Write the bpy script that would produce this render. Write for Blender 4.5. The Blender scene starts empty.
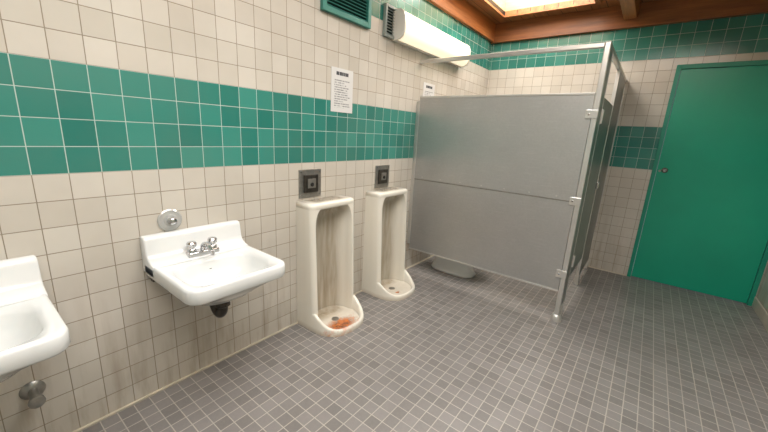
import bpy, bmesh, math
from mathutils import Vector, Matrix
S=bpy.context.scene
S.view_settings.view_transform='Standard'
PI=math.pi
P=0.1066   # wall tile pitch
D=4.47; XR=2.85; YF=-1.4; ZC=2.76

def lin(c):
    return tuple((x/255/12.92 if x/255<=.04045 else ((x/255+.055)/1.055)**2.4) for x in c)+(1,)
# ---------------- materials ----------------
class NT:
    def __init__(s,name):
        s.m=bpy.data.materials.new(name); s.m.use_nodes=True; s.t=s.m.node_tree
        s.b=s.t.nodes['Principled BSDF']
    def n(s,ty,**k):
        x=s.t.nodes.new(ty)
        for a,v in k.items(): setattr(x,a,v)
        return x
    def l(s,a,b): s.t.links.new(a,b)
    def math(s,op,a,b=None,c=None):
        x=s.n('ShaderNodeMath',operation=op)
        for i,v in enumerate((a,b,c)):
            if v is None: continue
            if hasattr(v,'links'): s.l(v,x.inputs[i])
            else: x.inputs[i].default_value=v
        return x.outputs[0]
    def mix(s,f,a,b,bt='MIX'):
        x=s.n('ShaderNodeMix',data_type='RGBA',blend_type=bt)
        for i,v in ((0,f),(6,a),(7,b)):
            if hasattr(v,'links'): s.l(v,x.inputs[i])
            else: x.inputs[i].default_value=v
        return x.outputs[2]
    def noise(s,scale,vec=None,detail=3,rough=.5):
        x=s.n('ShaderNodeTexNoise'); x.inputs['Scale'].default_value=scale
        x.inputs['Detail'].default_value=detail; x.inputs['Roughness'].default_value=rough
        if vec is not None: s.l(vec,x.inputs['Vector'])
        return x.outputs['Fac']
    def ramp(s,f,a,b):
        x=s.n('ShaderNodeMapRange'); s.l(f,x.inputs[0]); x.inputs[1].default_value=a; x.inputs[2].default_value=b
        x.clamp=True
        return x.outputs[0]
    def bump(s,h,st=.3,dist=.01):
        x=s.n('ShaderNodeBump'); x.inputs['Strength'].default_value=st; x.inputs['Distance'].default_value=dist
        s.l(h,x.inputs['Height']); s.l(x.outputs[0],s.b.inputs['Normal'])

def simple(name,col,rough=.4,metal=0,var=.0,scale=8,spec=.5,coat=0):
    m=NT(name); c=lin(col)
    m.b.inputs['Roughness'].default_value=rough; m.b.inputs['Metallic'].default_value=metal
    m.b.inputs['Specular IOR Level'].default_value=spec; m.b.inputs['Coat Weight'].default_value=coat
    g=m.n('ShaderNodeNewGeometry')
    f=m.noise(scale,g.outputs['Position'])
    d=tuple(max(0,x*(1-var)) for x in c[:3])+(1,); u=tuple(min(1,x*(1+var)) for x in c[:3])+(1,)
    m.l(m.mix(m.ramp(f,.3,.7),d,u),m.b.inputs['Base Color'])
    return m.m
def emis(name,col,st):
    m=NT(name); m.b.inputs['Base Color'].default_value=lin(col)
    m.b.inputs['Emission Color'].default_value=lin(col); m.b.inputs['Emission Strength'].default_value=st
    m.b.inputs['Roughness'].default_value=.4
    return m.m

def tile_mat(name,axis,off):
    m=NT(name); g=m.n('ShaderNodeNewGeometry'); sp=m.n('ShaderNodeSeparateXYZ'); m.l(g.outputs['Position'],sp.inputs[0])
    u=m.math('ADD',sp.outputs[axis],off+20*P); z=sp.outputs[2]
    cb=m.n('ShaderNodeCombineXYZ'); m.l(u,cb.inputs[0]); m.l(m.math('ADD',z,10*P),cb.inputs[1])
    def brick(c1,c2,mo,ms):
        b=m.n('ShaderNodeTexBrick'); b.offset=0; b.squash=1
        b.inputs['Color1'].default_value=lin(c1); b.inputs['Color2'].default_value=lin(c2); b.inputs['Mortar'].default_value=lin(mo)
        b.inputs['Scale'].default_value=1; b.inputs['Mortar Size'].default_value=ms; b.inputs['Mortar Smooth'].default_value=.25
        b.inputs['Brick Width'].default_value=P; b.inputs['Row Height'].default_value=P; b.inputs['Bias'].default_value=0
        m.l(cb.outputs[0],b.inputs['Vector']); return b
    A=brick((208,202,191),(197,190,178),(140,128,110),.0019)
    B=brick((62,140,126),(38,114,103),(176,194,186),.0018)
    m1=m.math('MULTIPLY',m.math('GREATER_THAN',z,11*P),m.math('LESS_THAN',z,15*P))
    m2=m.math('GREATER_THAN',z,21*P)
    mm=m.math('MAXIMUM',m1,m2)
    col=m.mix(mm,A.outputs['Color'],B.outputs['Color'])
    nz=m.noise(2.3,g.outputs['Position'],4,.6)
    low=m.math('MULTIPLY',m.ramp(z,1.2,0.0),.15)
    nf=m.math('MULTIPLY',m.ramp(nz,.35,.75),.15)
    col=m.mix(m.math('ADD',low,nf),col,lin((120,106,86)),'MIX')
    mp=m.n('ShaderNodeMapping'); mp.inputs['Scale'].default_value=(9,9,1.2); m.l(g.outputs['Position'],mp.inputs[0])
    sk=m.noise(1.5,mp.outputs[0],4,.6)
    gr=m.math('MULTIPLY',m.math('MULTIPLY',m.ramp(sk,.48,.72),m.ramp(z,.8,0.0)),.45)
    col=m.mix(gr,col,lin((122,98,68)))
    m.l(col,m.b.inputs['Base Color'])
    m.l(m.math('ADD',m.math('MULTIPLY',A.outputs['Fac'],.5),.18),m.b.inputs['Roughness'])
    h=m.math('SUBTRACT',m.math('MULTIPLY',m.noise(9,g.outputs['Position'],1),.25),A.outputs['Fac'])
    m.bump(h,.45,.002)
    return m.m
def floor_mat():
    m=NT('floor_mosaic_tile'); g=m.n('ShaderNodeNewGeometry'); pos=g.outputs['Position']
    FP=.0675
    mp=m.n('ShaderNodeVectorMath',operation='ADD'); m.l(pos,mp.inputs[0]); mp.inputs[1].default_value=(100*FP-.012,100*FP,0)
    b=m.n('ShaderNodeTexBrick'); b.offset=0; b.squash=1
    b.inputs['Color1'].default_value=lin((134,130,127)); b.inputs['Color2'].default_value=lin((115,111,108)); b.inputs['Mortar'].default_value=lin((178,171,161))
    b.inputs['Scale'].default_value=1; b.inputs['Mortar Size'].default_value=.0027; b.inputs['Mortar Smooth'].default_value=.3
    b.inputs['Brick Width'].default_value=FP; b.inputs['Row Height'].default_value=FP; b.inputs['Bias'].default_value=0
    m.l(mp.outputs[0],b.inputs['Vector'])
    n1=m.noise(1.6,pos,4,.6); n2=m.noise(60,pos,3,.7)
    col=m.mix(m.math('MULTIPLY',m.ramp(n1,.35,.7),.35),b.outputs['Color'],lin((96,92,89)))
    col=m.mix(m.math('MULTIPLY',m.ramp(n2,.4,.8),.2),col,lin((150,145,141)))
    m.l(col,m.b.inputs['Base Color'])
    m.l(m.math('ADD',m.math('MULTIPLY',n1,.3),.20),m.b.inputs['Roughness'])
    h=m.math('SUBTRACT',m.math('MULTIPLY',n2,.15),b.outputs['Fac']); m.bump(h,.6,.002)
    return m.m
def wood_mat(name,axis,c1,c2,plank=None,pax=0):
    m=NT(name); g=m.n('ShaderNodeNewGeometry'); mp=m.n('ShaderNodeMapping')
    sc=[14,14,14]; sc[axis]=1.2; mp.inputs['Scale'].default_value=sc
    m.l(g.outputs['Position'],mp.inputs[0])
    f=m.noise(1.5,mp.outputs[0],5,.65)
    col=m.mix(m.ramp(f,.3,.7),lin(c1),lin(c2))
    if plank:
        sp=m.n('ShaderNodeSeparateXYZ'); m.l(g.outputs['Position'],sp.inputs[0])
        fr=m.math('FRACT',m.math('DIVIDE',m.math('ADD',sp.outputs[pax],10),plank))
        gap=m.math('LESS_THAN',fr,.05); col=m.mix(gap,col,lin((35,18,10)))
    m.l(col,m.b.inputs['Base Color']); m.b.inputs['Roughness'].default_value=.45
    m.bump(f,.15,.003)
    return m.m
def metal_panel(name='stainless_partition_panel',k=1.0):
    m=NT(name); g=m.n('ShaderNodeNewGeometry'); pos=g.outputs['Position']
    f=m.noise(90,pos,3,.6); n=m.noise(1.8,pos,4,.6)
    mp=m.n('ShaderNodeMapping'); mp.inputs['Scale'].default_value=(3,3,60); m.l(pos,mp.inputs[0])
    br=m.noise(2,mp.outputs[0],3,.6)
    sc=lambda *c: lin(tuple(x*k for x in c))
    col=m.mix(m.ramp(f,.3,.75),sc(180,180,179),sc(189,189,187))
    col=m.mix(m.math('MULTIPLY',m.ramp(n,.35,.7),.45),col,sc(162,162,161))
    col=m.mix(m.math('MULTIPLY',m.ramp(br,.55,.75),.3),col,sc(210,210,208))
    m.l(col,m.b.inputs['Base Color']); m.b.inputs['Metallic'].default_value=.7
    m.l(m.math('ADD',m.math('MULTIPLY',n,.22),.24),m.b.inputs['Roughness'])
    m.bump(br,.04,.001)
    return m.m
def urinal_mat(name,amount,rust_r):
    m=NT(name); tc=m.n('ShaderNodeTexCoord'); sp=m.n('ShaderNodeSeparateXYZ'); m.l(tc.outputs['Object'],sp.inputs[0])
    x,y,z=sp.outputs
    mp=m.n('ShaderNodeMapping'); mp.inputs['Scale'].default_value=(14,14,1.4); m.l(tc.outputs['Object'],mp.inputs[0])
    st=m.noise(1.6,mp.outputs[0],3,.6)
    inner=m.ramp(m.math('ABSOLUTE',y),.165,.12)
    back=m.ramp(x,.15,.09)
    amt=m.math('MULTIPLY',m.math('MULTIPLY',inner,back),m.math('ADD',m.math('MULTIPLY',m.ramp(st,.3,.75),.5),.5))
    col=m.mix(m.math('MULTIPLY',amt,amount),lin((226,221,208)),lin((130,113,84)))
    nz=m.noise(30,tc.outputs['Object'],4,.7)
    dx=m.math('SUBTRACT',x,.275); dy=m.math('ADD',y,.03); r=m.math('SQRT',m.math('ADD',m.math('MULTIPLY',dx,dx),m.math('MULTIPLY',m.math('MULTIPLY',dy,dy),.4)))
    r=m.math('ADD',r,m.math('MULTIPLY',m.math('SUBTRACT',nz,.5),.12))
    rust=m.math('MULTIPLY',m.ramp(r,rust_r,rust_r*.45),m.ramp(z,.06,.042))
    col=m.mix(rust,col,m.mix(m.ramp(nz,.42,.6),lin((216,106,24)),lin((104,42,14))))
    foot=m.math('MULTIPLY',m.ramp(m.math('ADD',z,m.math('MULTIPLY',nz,.02)),.05,.01),.45)
    col=m.mix(foot,col,lin((160,136,102)))
    m.l(col,m.b.inputs['Base Color']); m.b.inputs['Roughness'].default_value=.16
    return m.m
def paper_mat(axis,y0,z0,w,h):
    m=NT('printed_notice_paper'); g=m.n('ShaderNodeNewGeometry'); sp=m.n('ShaderNodeSeparateXYZ'); m.l(g.outputs['Position'],sp.inputs[0])
    u=m.math('DIVIDE',m.math('SUBTRACT',sp.outputs[axis],y0),w); v=m.math('DIVIDE',m.math('SUBTRACT',sp.outputs[2],z0),h)
    NL=19
    line=m.math('GREATER_THAN',m.math('FRACT',m.math('MULTIPLY',v,NL)),.5)
    row=m.math('FLOOR',m.math('MULTIPLY',v,NL))
    cb=m.n('ShaderNodeCombineXYZ'); m.l(m.math('MULTIPLY',u,34),cb.inputs[0]); m.l(m.math('MULTIPLY',row,7.3),cb.inputs[1])
    wd=m.math('GREATER_THAN',m.noise(1,cb.outputs[0],2,.7),.46)
    wn=m.n('ShaderNodeTexWhiteNoise',noise_dimensions='1D'); m.l(row,wn.inputs['W'])
    endx=m.math('ADD',m.math('MULTIPLY',wn.outputs[0],.35),.55)
    inx=m.math('MULTIPLY',m.math('GREATER_THAN',u,.14),m.math('LESS_THAN',u,endx))
    inz=m.math('MULTIPLY',m.math('GREATER_THAN',v,.10),m.math('LESS_THAN',v,.76))
    a=m.math('MULTIPLY',m.math('MULTIPLY',line,wd),m.math('MULTIPLY',inx,inz))
    ti=m.math('MULTIPLY',m.math('MULTIPLY',m.math('GREATER_THAN',v,.84),m.math('LESS_THAN',v,.92)),m.math('MULTIPLY',m.math('GREATER_THAN',u,.22),m.math('LESS_THAN',u,.78)))
    cb2=m.n('ShaderNodeCombineXYZ'); m.l(m.math('MULTIPLY',u,30),cb2.inputs[0])
    ti=m.math('MULTIPLY',ti,m.math('GREATER_THAN',m.noise(1,cb2.outputs[0],2,.7),.42))
    f=m.math('MAXIMUM',m.math('MULTIPLY',a,.65),ti)
    m.l(m.mix(f,lin((208,207,204)),lin((60,62,66))),m.b.inputs['Base Color']); m.b.inputs['Roughness'].default_value=.6
    return m.m

M_left=tile_mat('glazed_tile_side',1,-.0955); M_back=tile_mat('glazed_tile_end',0,-.02)
M_floor=floor_mat()
M_china=simple('white_vitreous_china',(222,223,221),.12,var=.02,coat=.3)
M_ur=urinal_mat('stained_vitreous_china',.85,.105); M_ur2=urinal_mat('worn_vitreous_china',.8,.02)
M_chrome=simple('chrome',(200,200,200),.18,1)
M_dull=simple('dull_metal',(150,148,142),.38,.8,var=.15,scale=30)
M_dark=simple('tarnished_drain_pipe',(70,66,60),.35,.7,var=.35,scale=30)
M_alu=simple('aluminium_frame',(205,204,200),.28,.7,var=.06)
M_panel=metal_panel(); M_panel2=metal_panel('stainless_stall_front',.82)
M_door=simple('teal_paint',(14,152,120),.28,var=.06,scale=2)
M_doorframe=simple('teal_paint_frame',(22,136,110),.35,var=.05)
M_woodx=wood_mat('stained_wood_x',0,(112,66,36),(166,104,58))
M_woody=wood_mat('stained_wood_y',1,(140,82,44),(196,126,70))
M_ceil=wood_mat('wood_ceiling',1,(134,84,50),(180,122,74),.14,0)
M_shaft=wood_mat('pale_wood_shaft',0,(200,168,120),(222,194,150))
M_caulk=simple('grout_caulk',(196,186,166),.7,var=.15,scale=12)
M_white=simple('white_enamel',(226,222,212),.35,var=.03)
M_black=simple('black_plastic',(22,23,25),.3)
M_ventteal=simple('teal_vent_paint',(56,128,116),.45,var=.12,scale=20)
M_dkgreen=simple('dark_vent_void',(20,42,40),.8)
M_grey=simple('grey_vent_paint',(138,146,140),.45,var=.1,scale=20)
M_diff=emis('light_diffuser_acrylic',(252,238,206),.85)
M_sky=emis('skylight_glazing',(255,252,246),2.2)

# ---------------- mesh helpers ----------------
def add(name,me,mat,parent=None,smooth=False,bev=0,bseg=2,mods=None):
    o=bpy.data.objects.new(name,me); S.collection.objects.link(o)
    if mat: me.materials.append(mat)
    if parent: o.parent=parent
    if smooth:
        for p in me.polygons: p.use_smooth=True
    if bev:
        b=o.modifiers.new('bevel','BEVEL'); b.width=bev; b.segments=bseg; b.limit_method='ANGLE'; b.angle_limit=math.radians(35)
    return o
def empty(name,loc):
    o=bpy.data.objects.new(name,None); o.location=loc; o.empty_display_size=.1; S.collection.objects.link(o); return o
def box(name,a,b,mat,parent=None,bev=0,bseg=2):
    me=bpy.data.meshes.new(name); bm=bmesh.new()
    c=[(a[i]+b[i])/2 for i in range(3)]; d=[abs(b[i]-a[i]) for i in range(3)]
    bmesh.ops.create_cube(bm,size=1,matrix=Matrix.Translation(c)@Matrix.Diagonal((*d,1)))
    bm.to_mesh(me); bm.free()
    return add(name,me,mat,parent,False,bev,bseg)
def boxes(name,lst,mat,parent=None,bev=0):
    me=bpy.data.meshes.new(name); bm=bmesh.new()
    for a,b in lst:
        c=[(a[i]+b[i])/2 for i in range(3)]; d=[abs(b[i]-a[i]) for i in range(3)]
        bmesh.ops.create_cube(bm,size=1,matrix=Matrix.Translation(c)@Matrix.Diagonal((*d,1)))
    bm.to_mesh(me); bm.free()
    return add(name,me,mat,parent,False,bev)
def lathe(name,prof,p0,axis,mat,parent=None,n=32):
    """prof: list (r,h) along axis from p0"""
    ax=Vector(axis).normalized(); q=ax.to_track_quat('Z','Y').to_matrix()
    vs=[];fs=[]
    for r,h in prof:
        for i in range(n):
            t=2*PI*i/n; vs.append(Vector(p0)+q@Vector((r*math.cos(t),r*math.sin(t),h)))
    for k in range(len(prof)-1):
        for i in range(n):
            j=(i+1)%n; fs.append((k*n+i,k*n+j,(k+1)*n+j,(k+1)*n+i))
    fs.append(tuple(range(n))[::-1]); fs.append(tuple(range((len(prof)-1)*n,len(prof)*n)))
    me=bpy.data.meshes.new(name); me.from_pydata(vs,[],fs)
    o=add(name,me,mat,parent,True)
    e=o.modifiers.new('es','EDGE_SPLIT'); e.split_angle=math.radians(40)
    return o
def cyl(name,a,b,r,mat,parent=None,n=24):
    d=Vector(b)-Vector(a); L=d.length; e=min(r*.15,.002)
    return lathe(name,[(r-e,0),(r,e),(r,L-e),(r-e,L)],a,d,mat,parent,n)
def tube(name,pts,r,mat,parent=None,cyc=False):
    cu=bpy.data.curves.new(name,'CURVE'); cu.dimensions='3D'; cu.bevel_depth=r; cu.bevel_resolution=5; cu.resolution_u=10; cu.use_fill_caps=True
    sp=cu.splines.new('BEZIER'); sp.bezier_points.add(len(pts)-1)
    for p,c in zip(sp.bezier_points,pts):
        p.co=c; p.handle_left_type=p.handle_right_type='AUTO'
    o=bpy.data.objects.new(name,cu); S.collection.objects.link(o); cu.materials.append(mat)
    if parent:o.parent=parent
    return o
def loft(name,rings,mat,parent=None,closed=True,cap0=False,cap1=False,sub=0,split=None):
    n=len(rings[0]); vs=[v for r in rings for v in r]; fs=[]
    for k in range(len(rings)-1):
        for i in range(n if closed else n-1):
            j=(i+1)%n; fs.append((k*n+i,k*n+j,(k+1)*n+j,(k+1)*n+i))
    if cap0: fs.append(tuple(range(n))[::-1])
    if cap1: fs.append(tuple(range((len(rings)-1)*n,len(rings)*n)))
    me=bpy.data.meshes.new(name); me.from_pydata(vs,[],fs)
    bm=bmesh.new(); bm.from_mesh(me); bmesh.ops.recalc_face_normals(bm,faces=bm.faces); bm.to_mesh(me); bm.free()
    o=add(name,me,mat,parent,True)
    if split: e=o.modifiers.new('es','EDGE_SPLIT'); e.split_angle=math.radians(split)
    return o
def sm(t): t=max(0,min(1,t)); return t*t*(3-2*t)

# ---------------- room shell ----------------
T=.12
box('floor',(-T,YF-T,-.1),(XR+T,D+T,0),M_floor)
box('wall_left',(-T,YF-T,0),(0,D+T,2.56),M_left)
box('wall_right',(XR,YF-T,0),(XR+T,D+T,2.56),M_left)
box('wall_front',(0,YF-T,0),(XR,YF,2.56),M_back)
DX0,DX1,DH=1.866,2.842,2.175
boxes('wall_back',[((0,D,0),(DX0-.0,D+T,2.56)),((DX0,D,DH),(XR,D+T,2.56)),((DX1,D,0),(XR,D+T,DH))],M_back)
# ceiling with two skylight openings; B is unseen, added for fill light
A=(.22,2.55,1.12,4.18); B=(.75,-.75,2.55,2.05)
zc0,zc1=ZC,ZC+.04
boxes('ceiling',[((-T,YF-T,zc0),(XR+T,B[1],zc1)),((-T,B[1],zc0),(B[0],B[3],zc1)),((B[2],B[1],zc0),(XR+T,B[3],zc1)),
 ((-T,B[3],zc0),(XR+T,A[1],zc1)),((-T,A[1],zc0),(A[0],A[3],zc1)),((A[2],A[1],zc0),(XR+T,A[3],zc1)),((-T,A[3],zc0),(XR+T,D+T,zc1))],M_ceil)
box('trim_1',(.0,D-.05,2.545),(XR,D+T,ZC),M_woodx,bev=.004)
box('trim_2',(-T,YF-T,2.56),(0.035,D-.05,ZC),M_woody,bev=.003)
box('trim_3',(XR-.035,YF-T,2.56),(XR+T,D-.05,ZC),M_woody)
box('trim_4',(.035,YF-T,2.56),(XR-.035,YF,ZC),M_woodx)
box('ceiling_beam',(1.36,2.12,2.62),(1.47,D-.05,ZC),M_woody,bev=.006)
for nm,(x0,y0,x1,y1) in (('real_and_added_skylight',A),('real_and_added_skylight',B)):  # A is the real one; B with its glowing panel is added
    e=empty(nm,((x0+x1)/2,(y0+y1)/2,ZC)); cx,cy=(x0+x1)/2,(y0+y1)/2; hx,hy=(x1-x0)/2,(y1-y0)/2; w=.03;H=.34
    boxes('shaft',[((-hx-w,-hy-w,.041),(-hx,hy+w,H)),((hx,-hy-w,.041),(hx+w,hy+w,H)),((-hx,-hy-w,.041),(hx,-hy,H)),((-hx,hy,.041),(hx,hy+w,H))],M_shaft,e)
    boxes('frame_trim',[((-hx-.05,-hy-.05,-.02),(-hx,hy+.05,-.0005)),((hx,-hy-.05,-.02),(hx+.05,hy+.05,-.0005)),((-hx,-hy-.05,-.02),(hx,-hy,-.0005)),((-hx,hy,-.02),(hx,hy+.05,-.0005))],M_woody,e)
    box('glazing',(-hx-w,-hy-w,H),(hx+w,hy+w,H+.02),M_sky,e)
# wall-base caulk strips
box('baseboard_left',(0,YF,0),(.012,D,.012),M_caulk,bev=.004)
boxes('baseboard_back',[((.012,D-.012,0),(DX0,D,.012))],M_caulk)
box('baseboard_right',(XR-.012,YF,0),(XR,D-.0,.10),simple('base_tile',(190,180,165),.3,var=.08),bev=.003)

# ---------------- door ----------------
d=empty('door_1',((DX0+DX1)/2,D,0)); hw=(DX1-DX0)/2
boxes('door_frame',[((-hw,-.012,0),(-hw+.035,.11,DH)),((hw-.035,-.012,0),(hw,.11,DH)),((-hw+.035,-.012,DH-.04),(hw-.035,.11,DH))],M_doorframe,d,.003)
box('door_leaf',(-hw+.038,-.004,.012),(hw-.038,.04,DH-.043),M_door,d,.003)
lathe('deadbolt',[(.026,0),(.026,.006),(.018,.014),(.014,.018)],(-hw+.10,-.004,1.18),(0,-1,0),M_dull,d)
lathe('bolt_hole_plate',[(.012,0),(.010,.004)],(-hw+.062,-.004,1.17),(0,-1,0),M_dull,d)

# ---------------- sinks ----------------
def sink(y):
    e=empty('wall_sink',(0.001,y,.74)); N=96
    def rrect(x0,x1,hw,rb,rf,z):
        pts=[]
        cx,cyy=(x0+x1)/2,0
        for i in range(N):
            t=2*PI*(i+.5)/N; c,s=math.cos(t),math.sin(t)
            hx=(x1-x0)/2; r=rf if c>0 else rb
            k=min(hx/abs(c) if abs(c)>1e-6 else 1e9, hw/abs(s) if abs(s)>1e-6 else 1e9)
            px,py=k*c,k*s
            ax,ay=abs(px),abs(py); ccx,ccy=hx-r,hw-r
            if ax>ccx and ay>ccy and r>0:
                dx,dy=abs(c),abs(s); bq=dx*ccx+dy*ccy; q=bq*bq-(ccx*ccx+ccy*ccy-r*r)
                tt=bq+math.sqrt(max(q,0)); px,py=math.copysign(tt*dx,c),math.copysign(tt*dy,s)
            pts.append((cx+px,py,z))
        return pts
    def ell(cx,rx,ry,z,ex=2.5):
        out=[]
        for i in range(N):
            t=2*PI*(i+.5)/N; c,s=math.cos(t),math.sin(t)
            k=(abs(c/rx)**ex+abs(s/ry)**ex)**(-1/ex)
            out.append((cx+k*c,k*s,z))
        return out
    R=[ell(.27,.05,.06,-.165),ell(.27,.12,.14,-.155),ell(.26,.18,.19,-.115),
       rrect(.0,.475,.222,.02,.06,-.075),rrect(0,.495,.236,.01,.06,-.068),rrect(0,.5,.24,.01,.06,-.06),rrect(0,.5,.24,.01,.06,-.014),
       rrect(.003,.495,.236,.012,.058,-.003),rrect(.008,.487,.228,.012,.055,0.0),rrect(.03,.474,.215,.02,.055,-.004),
       ell(.308,.153,.197,-.012,3.6),ell(.308,.147,.191,-.028,3.4),ell(.306,.136,.178,-.065,3.0),ell(.30,.118,.155,-.105,2.7),ell(.29,.085,.11,-.13,2.2),ell(.275,.04,.045,-.139,2),ell(.27,.022,.022,-.142,2)]
    loft('basin',R,M_china,e,cap0=True,cap1=True)
    prof=[(0,-.05),(0,.118),(.004,.124),(.034,.124),(.042,.118),(.048,.10),(.056,.045),(.07,.022),(.10,.008),(.13,-.004),(.13,-.05)]
    rings=[]
    for yy,sc in ((-.24,.0),(-.238,.5),(-.232,1),(.232,1),(.238,.5),(.24,.0)):
        rr=[]
        for (x,z) in prof:
            k=.006*(1-sc); rr.append((max(0,x-k) if x>.0 else x,yy,z-k if z>.0 else z))
        rings.append(rr)
    loft('raised_back',rings,M_china,e,cap0=True,cap1=True,split=50)
    lathe('drain_ring',[(.022,0),(.022,.003),(.016,.004)],(.27,0,-.142),(0,0,1),M_chrome,e)
    lathe('overflow_hole',[(.009,0),(.009,.002)],(.165,0,-.055),(1,0,.35),M_dark,e)
    z0=.004; fx=.095
    box('faucet_base',(fx-.024,-.078,z0-.01),(fx+.026,.078,z0+.022),M_chrome,e,.010,4)
    for s in (-1,1):
        lathe('handle_%s'%('a' if s<0 else 'b'),[(.021,0),(.019,.012),(.012,.018),(.012,.028),(.022,.032),(.024,.044),(.019,.052),(.008,.055)],(fx,s*.052,z0+.02),(0,0,1),M_chrome,e)
        box('lever_%s'%('a' if s<0 else 'b'),(fx-.008,s*.052-.006,z0+.055),(fx+.042,s*.052+.006,z0+.065),M_chrome,e,.004)
    tube('spout',[(fx,0,z0+.02),(fx+.012,0,z0+.048),(fx+.055,0,z0+.055),(fx+.105,0,z0+.036)],.0115,M_chrome,e)
    cyl('aerator',(fx+.105,0,z0+.040),(fx+.108,0,z0+.018),.0105,M_chrome,e)
    # trap
    X=.27
    cyl('tailpiece',(X,0,-.16),(X,0,-.235),.022,M_dark,e)
    lathe('slip_nut',[(.032,0),(.037,.004),(.037,.026),(.030,.03)],(X,0,-.232),(0,0,1),M_dark,e,8)
    tube('p_trap',[(X,0,-.225),(X-.005,0,-.262),(X-.045,0,-.288),(X-.085,0,-.262),(X-.10,0,-.225),(.11,0,-.215),(0.0,0,-.215)],.024,M_dark,e)
    lathe('wall_flange',[(.04,0),(.036,.006),(.026,.012)],(0,0,-.215),(1,0,0),M_dark,e)
    boxes('wall_bracket',[((0,-.215,-.11),(.03,-.18,-.062)),((0,.18,-.11),(.03,.215,-.062))],M_dark,e)
    if y<.5:
        sy=.155
        lathe('stop_escutcheon',[(.040,0),(.036,.006),(.016,.014)],(0,sy,-.45),(1,0,0),M_dull,e)
        cyl('stop_body',(.01,sy,-.45),(.085,sy,-.45),.016,M_dull,e)
        lathe('stop_handle',[(.014,0),(.026,.004),(.026,.016),(.012,.022)],(.085,sy,-.45),(1,0,0),M_dull,e,10)
        cyl('stop_outlet',(.055,sy,-.45),(.055,sy,-.49),.012,M_dull,e)
    return e
sink(.76); sink(-.07)

e=empty('wall_soap_dispenser_mount',(0,.655,.92))
lathe('flange',[(.055,0),(.056,.005),(.050,.010),(.044,.008),(.030,.012),(.026,.018)],(0,0,0),(1,0,0),simple('clear_plastic_ring',(190,190,186),.15,.3),e)
lathe('knob',[(.016,0),(.019,.01),(.017,.034),(.008,.04)],(.014,0,0),(1,0,0),M_chrome,e)

# ---------------- urinals ----------------
def urinal(y,M_ur):
    e=empty('urinal',(0.0005,y,0)); W=.214; H=.915; WI=.168
    def xf(z): return .150+.040*(1-z/H)
    NI=28; rings=[]
    zs=[0,.04,.08,.12,.2,.3,.45,.6,.70,.75,.79,.82,.845,.86,.872,.880,.8802]
    def ring(z,dep=None,wi=None):
        f=xf(z); d=(f-.025) if dep is None else dep; w=WI if wi is None else wi
        o=[(0,-W,z),(f*.5,-W,z),(f-.028,-W,z),(f-.010,-W+.007,z),(f,-W+.026,z)]
        inn=[]
        for i in range(NI+1):
            t=PI*i/NI; c,s=math.cos(t),math.sin(t)
            k=(abs(c)**2.6+abs(s)**2.6)**(-1/2.6)
            inn.append((f-.008-d*s*k if d>.01 else f-.0,-w*c*k,z))
        inn[0]=(f-.001,-w-.008,z); inn[-1]=(f-.001,w+.008,z)
        o2=[(f,W-.026,z),(f-.010,W-.007,z),(f-.028,W,z),(f*.5,W,z),(0,W,z)]
        return o+inn+o2
    for z in zs:
        if z<.75: rings.append(ring(z))
        else:
            t=(z-.75)/(.8802-.75); k=math.sqrt(max(0,1-t*t))
            rings.append(ring(z,dep=max(.0005,(xf(z)-.025)*k),wi=WI*(.62+.38*k)))
    loft('stall_body',rings,M_ur,e,closed=False,split=50)
    f=xf(H)
    def rr(x1,w,r,z):
        out=[(0,-w,z)]
        for i in range(9):
            a=-PI/2+PI/2*i/8; out.append((x1-r+r*math.cos(a),-w+r+r*math.sin(a),z))
        for i in range(9):
            a=PI/2*i/8; out.append((x1-r+r*math.cos(a),w-r+r*math.sin(a),z))
        out.append((0,w,z)); return out
    cap=[rr(f,W-.002,.03,.872),rr(f+.002,W+.001,.034,.882),rr(f+.003,W+.002,.036,.895),rr(f+.001,W,.036,.906),rr(f-.006,W-.007,.034,.913),rr(f-.016,W-.016,.03,.916)]
    loft('cap',cap,M_ur,e,cap0=True,cap1=True)
    X0=.15; BX=.225
    def cur(sc,t,dx=0):
        c,s=math.cos(t),math.sin(t); k=(abs(c)**2.6+abs(s)**2.6)**(-1/2.6)
        return X0+(BX*sc)*c*k, W*sc*s*k
    lip=[]
    for i in range(49):
        t=-PI/2+PI*i/48; q=abs(math.sin(t))
        zt=.044+.10*q**7
        o=[]
        for sc,z in ((1,0),(1,zt-.018),(.985,zt-.006),(.955,zt),(.90,zt-.002),(.86,zt-.012),(.83,zt-.03 if zt<.06 else .03),(.80,.012)):
            x_,y_=cur(sc,t); o.append((x_,y_,z))
        lip.append(o)
    loft('front_lip',lip,M_ur,e,closed=True,cap0=True,cap1=True,split=60)
    N=48; 
    def fl(s_,z):
        out=[]
        for i in range(N):
            t=2*PI*i/N; c,ss=math.cos(t),math.sin(t); k=(abs(c)**2.6+abs(ss)**2.6)**(-1/2.6)
            out.append((.175+(.175 if c>0 else .16)*c*k*s_,.182*ss*k*s_,z))
        return out
    loft('basin_floor',[fl(1.0,.03),fl(.9,.024),fl(.7,.019),fl(.4,.014),fl(.12,.012)],M_ur,e,cap1=True)
    lathe('drain_strainer',[(.028,0),(.028,.003),(.02,.004)],(.18,0,.012),(0,0,1),M_dull,e)
    return e
urinal(1.645,M_ur); urinal(2.363,M_ur2)
def plate(y,z):
    e=empty('flush_valve_plate',(0,y,z))
    box('plate',(0.0003,-.098,-.098),(.006,.098,.098),M_dull,e,.003)
    box('sensor_housing',(.006,-.062,-.062),(.02,.062,.062),M_dark,e,.006)
    box('sensor_window',(.02,-.035,-.03),(.024,.035,.035),M_dull,e,.004)
    lathe('push_button',[(.014,0),(.014,.005),(.01,.008)],(.024,0,-.005),(1,0,0),M_black,e)
    for a in (-1,1):
        for b in (-1,1): lathe('screw_%d%d'%(a+1,b+1),[(.006,0),(.005,.003)],(.006,a*.08,b*.08),(1,0,0),M_chrome,e,12)
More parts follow.
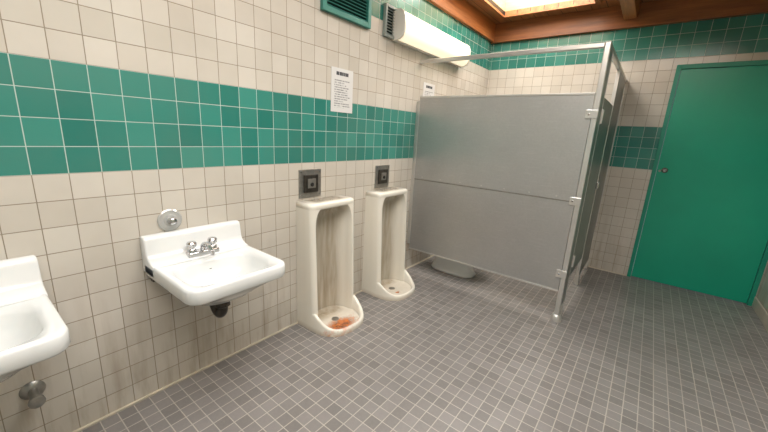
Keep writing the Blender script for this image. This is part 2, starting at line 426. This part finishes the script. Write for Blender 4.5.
plate(1.55,1.03); plate(2.36,1.025)

# ---------------- wall fixtures ----------------
def vent(name,y0,y1,z0,z1,mat,fw,nl,mull=False):
    e=empty(name,(0,(y0+y1)/2,(z0+z1)/2)); a=(y1-y0)/2; b=(z1-z0)/2
    boxes('frame',[((0.0005,-a,-b),(.03,-a+fw,b)),((0.0005,a-fw,-b),(.03,a,b)),((0.0005,-a+fw,-b),(.03,a-fw,-b+fw)),((0.0005,-a+fw,b-fw),(.03,a-fw,b))],mat,e,.003)
    box('void',(.0005,-a+fw,-b+fw),(.004,a-fw,b-fw),M_dkgreen,e)
    L=[]; H=2*(b-fw)
    me=bpy.data.meshes.new('louvers'); bm=bmesh.new()
    for i in range(nl):
        z=-b+fw+H*(i+.5)/nl
        bmesh.ops.create_cube(bm,size=1,matrix=Matrix.Translation((.014,0,z))@Matrix.Rotation(math.radians(35),4,'Y')@Matrix.Diagonal((.02,2*(a-fw),.0025,1)))
    if mull:
        bmesh.ops.create_cube(bm,size=1,matrix=Matrix.Translation((.018,0,0))@Matrix.Diagonal((.02,.02,H,1)))
    bm.to_mesh(me); bm.free(); add('louvers',me,mat,e)
vent('window_1',1.63,2.10,2.135,2.50,M_ventteal,.035,14)
vent('air_vent',2.27,2.49,2.13,2.36,M_grey,.02,9)

def fixture():
    e=empty('fluorescent_wall_light',(0,3.0,2.24)); a=.61
    box('housing',(.0005,-a,-.115),(.045,a,.115),M_white,e,.004)
    prof=[(.045,-.108),(.075,-.106),(.105,-.085),(.12,-.05),(.124,0),(.12,.05),(.105,.085),(.075,.106),(.045,.108)]
    loft('diffuser',[[(x,yy,z) for x,z in prof] for yy in (-a+.02,a-.02)],M_diff,e,split=60)
    for s in (-1,1):
        y0,y1=(a-.02,a) if s>0 else (-a,-a+.02)
        loft('end_cap_%s'%('a' if s<0 else 'b'),[[(x+(.004 if x>.05 else 0),yy,z*1.03) for x,z in prof] for yy in (y0,y1)],M_white,e,cap0=True,cap1=True,split=40)
fixture()
box('notice_sign',(0.0004,1.735,1.525),(.003,1.952,1.82),paper_mat(1,1.735,1.525,.217,.295))
box('notice_sign.001',(0.0004,2.93,1.60),(.003,3.14,1.885),paper_mat(1,2.93,1.60,.21,.285))

# ---------------- toilet partition ----------------
PX=1.47; PY=2.85
e=empty('toilet_partition',(0,PY,0))
x1=PX-.02
def bx(n,a,b,m,bev=0): return box(n,(a[0],a[1]-PY,a[2]),(b[0],b[1]-PY,b[2]),m,e,bev)
bx('side_panel_lower',(.03,2.84,.256),(x1,2.862,.974),M_panel,.002)
bx('side_panel_upper',(.03,2.84,.978),(x1,2.862,1.735),M_panel,.002)
bx('seam_strip',(.03,2.8385,.968),(x1,2.8405,.978),M_dull,.0005)
bx('edge_channel_top',(.03,2.836,1.728),(x1,2.866,1.744),M_alu,.002)
bx('edge_channel_bottom',(.03,2.836,.248),(x1,2.866,.262),M_alu,.002)
bx('wall_channel',(.001,2.834,.30),(.034,2.868,1.70),M_alu,.002)
for i in range(7):
    lathe('rivet_%d'%i,[(.006,0),(.0045,.003)],(.12+i*.2,-.0105,1.0),(0,-1,0),M_alu,e,12)
bx('corner_post',(PX-.018,2.835,.03),(PX+.018,2.871,2.065),M_alu,.005)
lathe('post_shoe',[(.042,0),(.042,.02),(.032,.05),(.026,.055)],(PX,0.003,0.0),(0,0,1),M_alu,e)
for i,z in enumerate((.40,.98,1.60)):
    bx('panel_bracket_%d'%i,(PX-.055,2.828,z-.03),(PX+.02,2.838,z+.03),M_alu,.003)
    lathe('bracket_bolt_%d'%i,[(.008,0),(.006,.006)],(PX-.035,-.022,z),(0,-1,0),M_chrome,e,10)
bx('header_rail_side',(.001,2.837,2.03),(PX-.018,2.869,2.062),M_alu,.005)
bx('header_rail_front',(PX-.016,2.871,2.035),(PX+.016,D-.001,2.067),M_alu,.005)
bx('pilaster_near',(PX-.012,2.872,.10),(PX+.012,3.06,2.035),M_panel2,.002)
bx('pilaster_near_edge',(PX-.014,3.06,.10),(PX+.014,3.07,2.035),M_alu,.001)
bx('pilaster_far',(PX-.012,3.76,.10),(PX+.012,D-.03,2.035),M_panel2,.002)
bx('pilaster_far_edge',(PX-.014,3.75,.06),(PX+.014,3.76,2.035),M_alu,.001)
bx('stall_door',(PX-.012,3.085,.30),(PX+.010,3.735,1.74),M_panel2,.002)
bx('door_edge',(PX-.014,3.73,.30),(PX+.012,3.738,1.74),M_alu,.001)
for i,z in enumerate((.45,1.6)):
    cyl('hinge_%d'%i,(PX+.018,3.078-PY,z-.05),(PX+.018,3.078-PY,z+.05),.01,M_alu,e)
bx('latch',(PX+.012,3.66,1.0),(PX+.03,3.72,1.06),M_chrome,.004)
for i,y in enumerate((2.96,3.79,4.40)):
    bx('foot_%d'%i,(PX-.02,y-.03,0),(PX+.02,y+.03,.10),M_alu,.004)
bx('wall_bracket_far',(PX-.02,D-.03,.5),(PX+.02,D-.0005,1.9),M_alu,.002)

# ---------------- toilet ----------------
def toilet(y):
    e=empty('toilet',(0,y,0)); N=48
    def sec(x0,x1,w,z,ex=2.3):
        out=[];cx=(x0+x1)/2;rx=(x1-x0)/2
        for i in range(N):
            t=2*PI*i/N; c,s=math.cos(t),math.sin(t); k=(abs(c)**ex+abs(s)**ex)**(-1/ex)
            out.append((cx+rx*c*k,w*s*k,z))
        return out
    loft('bowl',[sec(.14,.62,.125,0,3),sec(.135,.625,.128,.02,3),sec(.15,.60,.11,.05,2.8),sec(.17,.58,.095,.12,2.6),sec(.16,.60,.11,.2),sec(.13,.66,.155,.28),sec(.10,.71,.182,.34),sec(.09,.73,.188,.375),sec(.09,.73,.185,.39),
      sec(.24,.70,.145,.39),sec(.25,.69,.135,.37),sec(.30,.63,.10,.27),sec(.36,.54,.05,.20)],M_china,e,cap0=True,cap1=True)
    loft('seat',[sec(.20,.74,.19,.391),sec(.195,.745,.194,.40),sec(.20,.74,.19,.413),sec(.27,.685,.13,.413),sec(.275,.68,.125,.40),sec(.27,.685,.13,.391)],M_black,e)
    cyl('flush_spud',(.13,0,.39),(.13,0,.70),.016,M_chrome,e)
    cyl('flush_valve_body',(.13,0,.70),(.13,0,.82),.032,M_chrome,e)
    cyl('supply_arm',(0.001,0,.75),(.13,0,.75),.014,M_chrome,e)
    lathe('flange',[(.035,0),(.03,.006),(.015,.01)],(.0005,0,.75),(1,0,0),M_chrome,e)
    tube('flush_lever',[(.16,0,.76),(.20,0,.755),(.23,0,.745)],.006,M_chrome,e)
toilet(3.20)

# ---------------- lights ----------------
def area(name,loc,sx,sy,en,col,rot=(0,0,0)):
    l=bpy.data.lights.new(name,'AREA'); l.shape='RECTANGLE'; l.size=sx; l.size_y=sy; l.energy=en; l.color=col
    o=bpy.data.objects.new(name,l); o.location=loc; o.rotation_euler=rot; S.collection.objects.link(o)
area('skylight_daylight_a',((A[0]+A[2])/2,(A[1]+A[3])/2,ZC+.32),.85,1.5,42,(1,.98,.96))
area('added_fill_b',((B[0]+B[2])/2,(B[1]+B[3])/2,ZC+.32),1.75,2.7,86,(.98,.98,1))  # added fill lamp inside made-up opening B, above the camera
w=bpy.data.worlds.new('world'); S.world=w; w.use_nodes=True
w.node_tree.nodes['Background'].inputs[0].default_value=(.8,.88,1,1); w.node_tree.nodes['Background'].inputs[1].default_value=.3

# ---------------- camera ----------------
R=[(0.78774,0.61372,0.05299),(0.1871,-0.15642,-0.96981),(-0.5869,0.77388,-0.23805)]
right=Vector(R[0]).normalized(); back=(-Vector(R[2])).normalized(); up=back.cross(right).normalized()
cam=bpy.data.cameras.new('camera'); cam.sensor_width=36; cam.lens=340.35/768*36; cam.clip_start=.02
co=bpy.data.objects.new('camera',cam); S.collection.objects.link(co)
m=Matrix((right,up,back)).transposed().to_4x4(); m.translation=Vector((1.8368,0,1.4)); co.matrix_world=m
S.camera=co
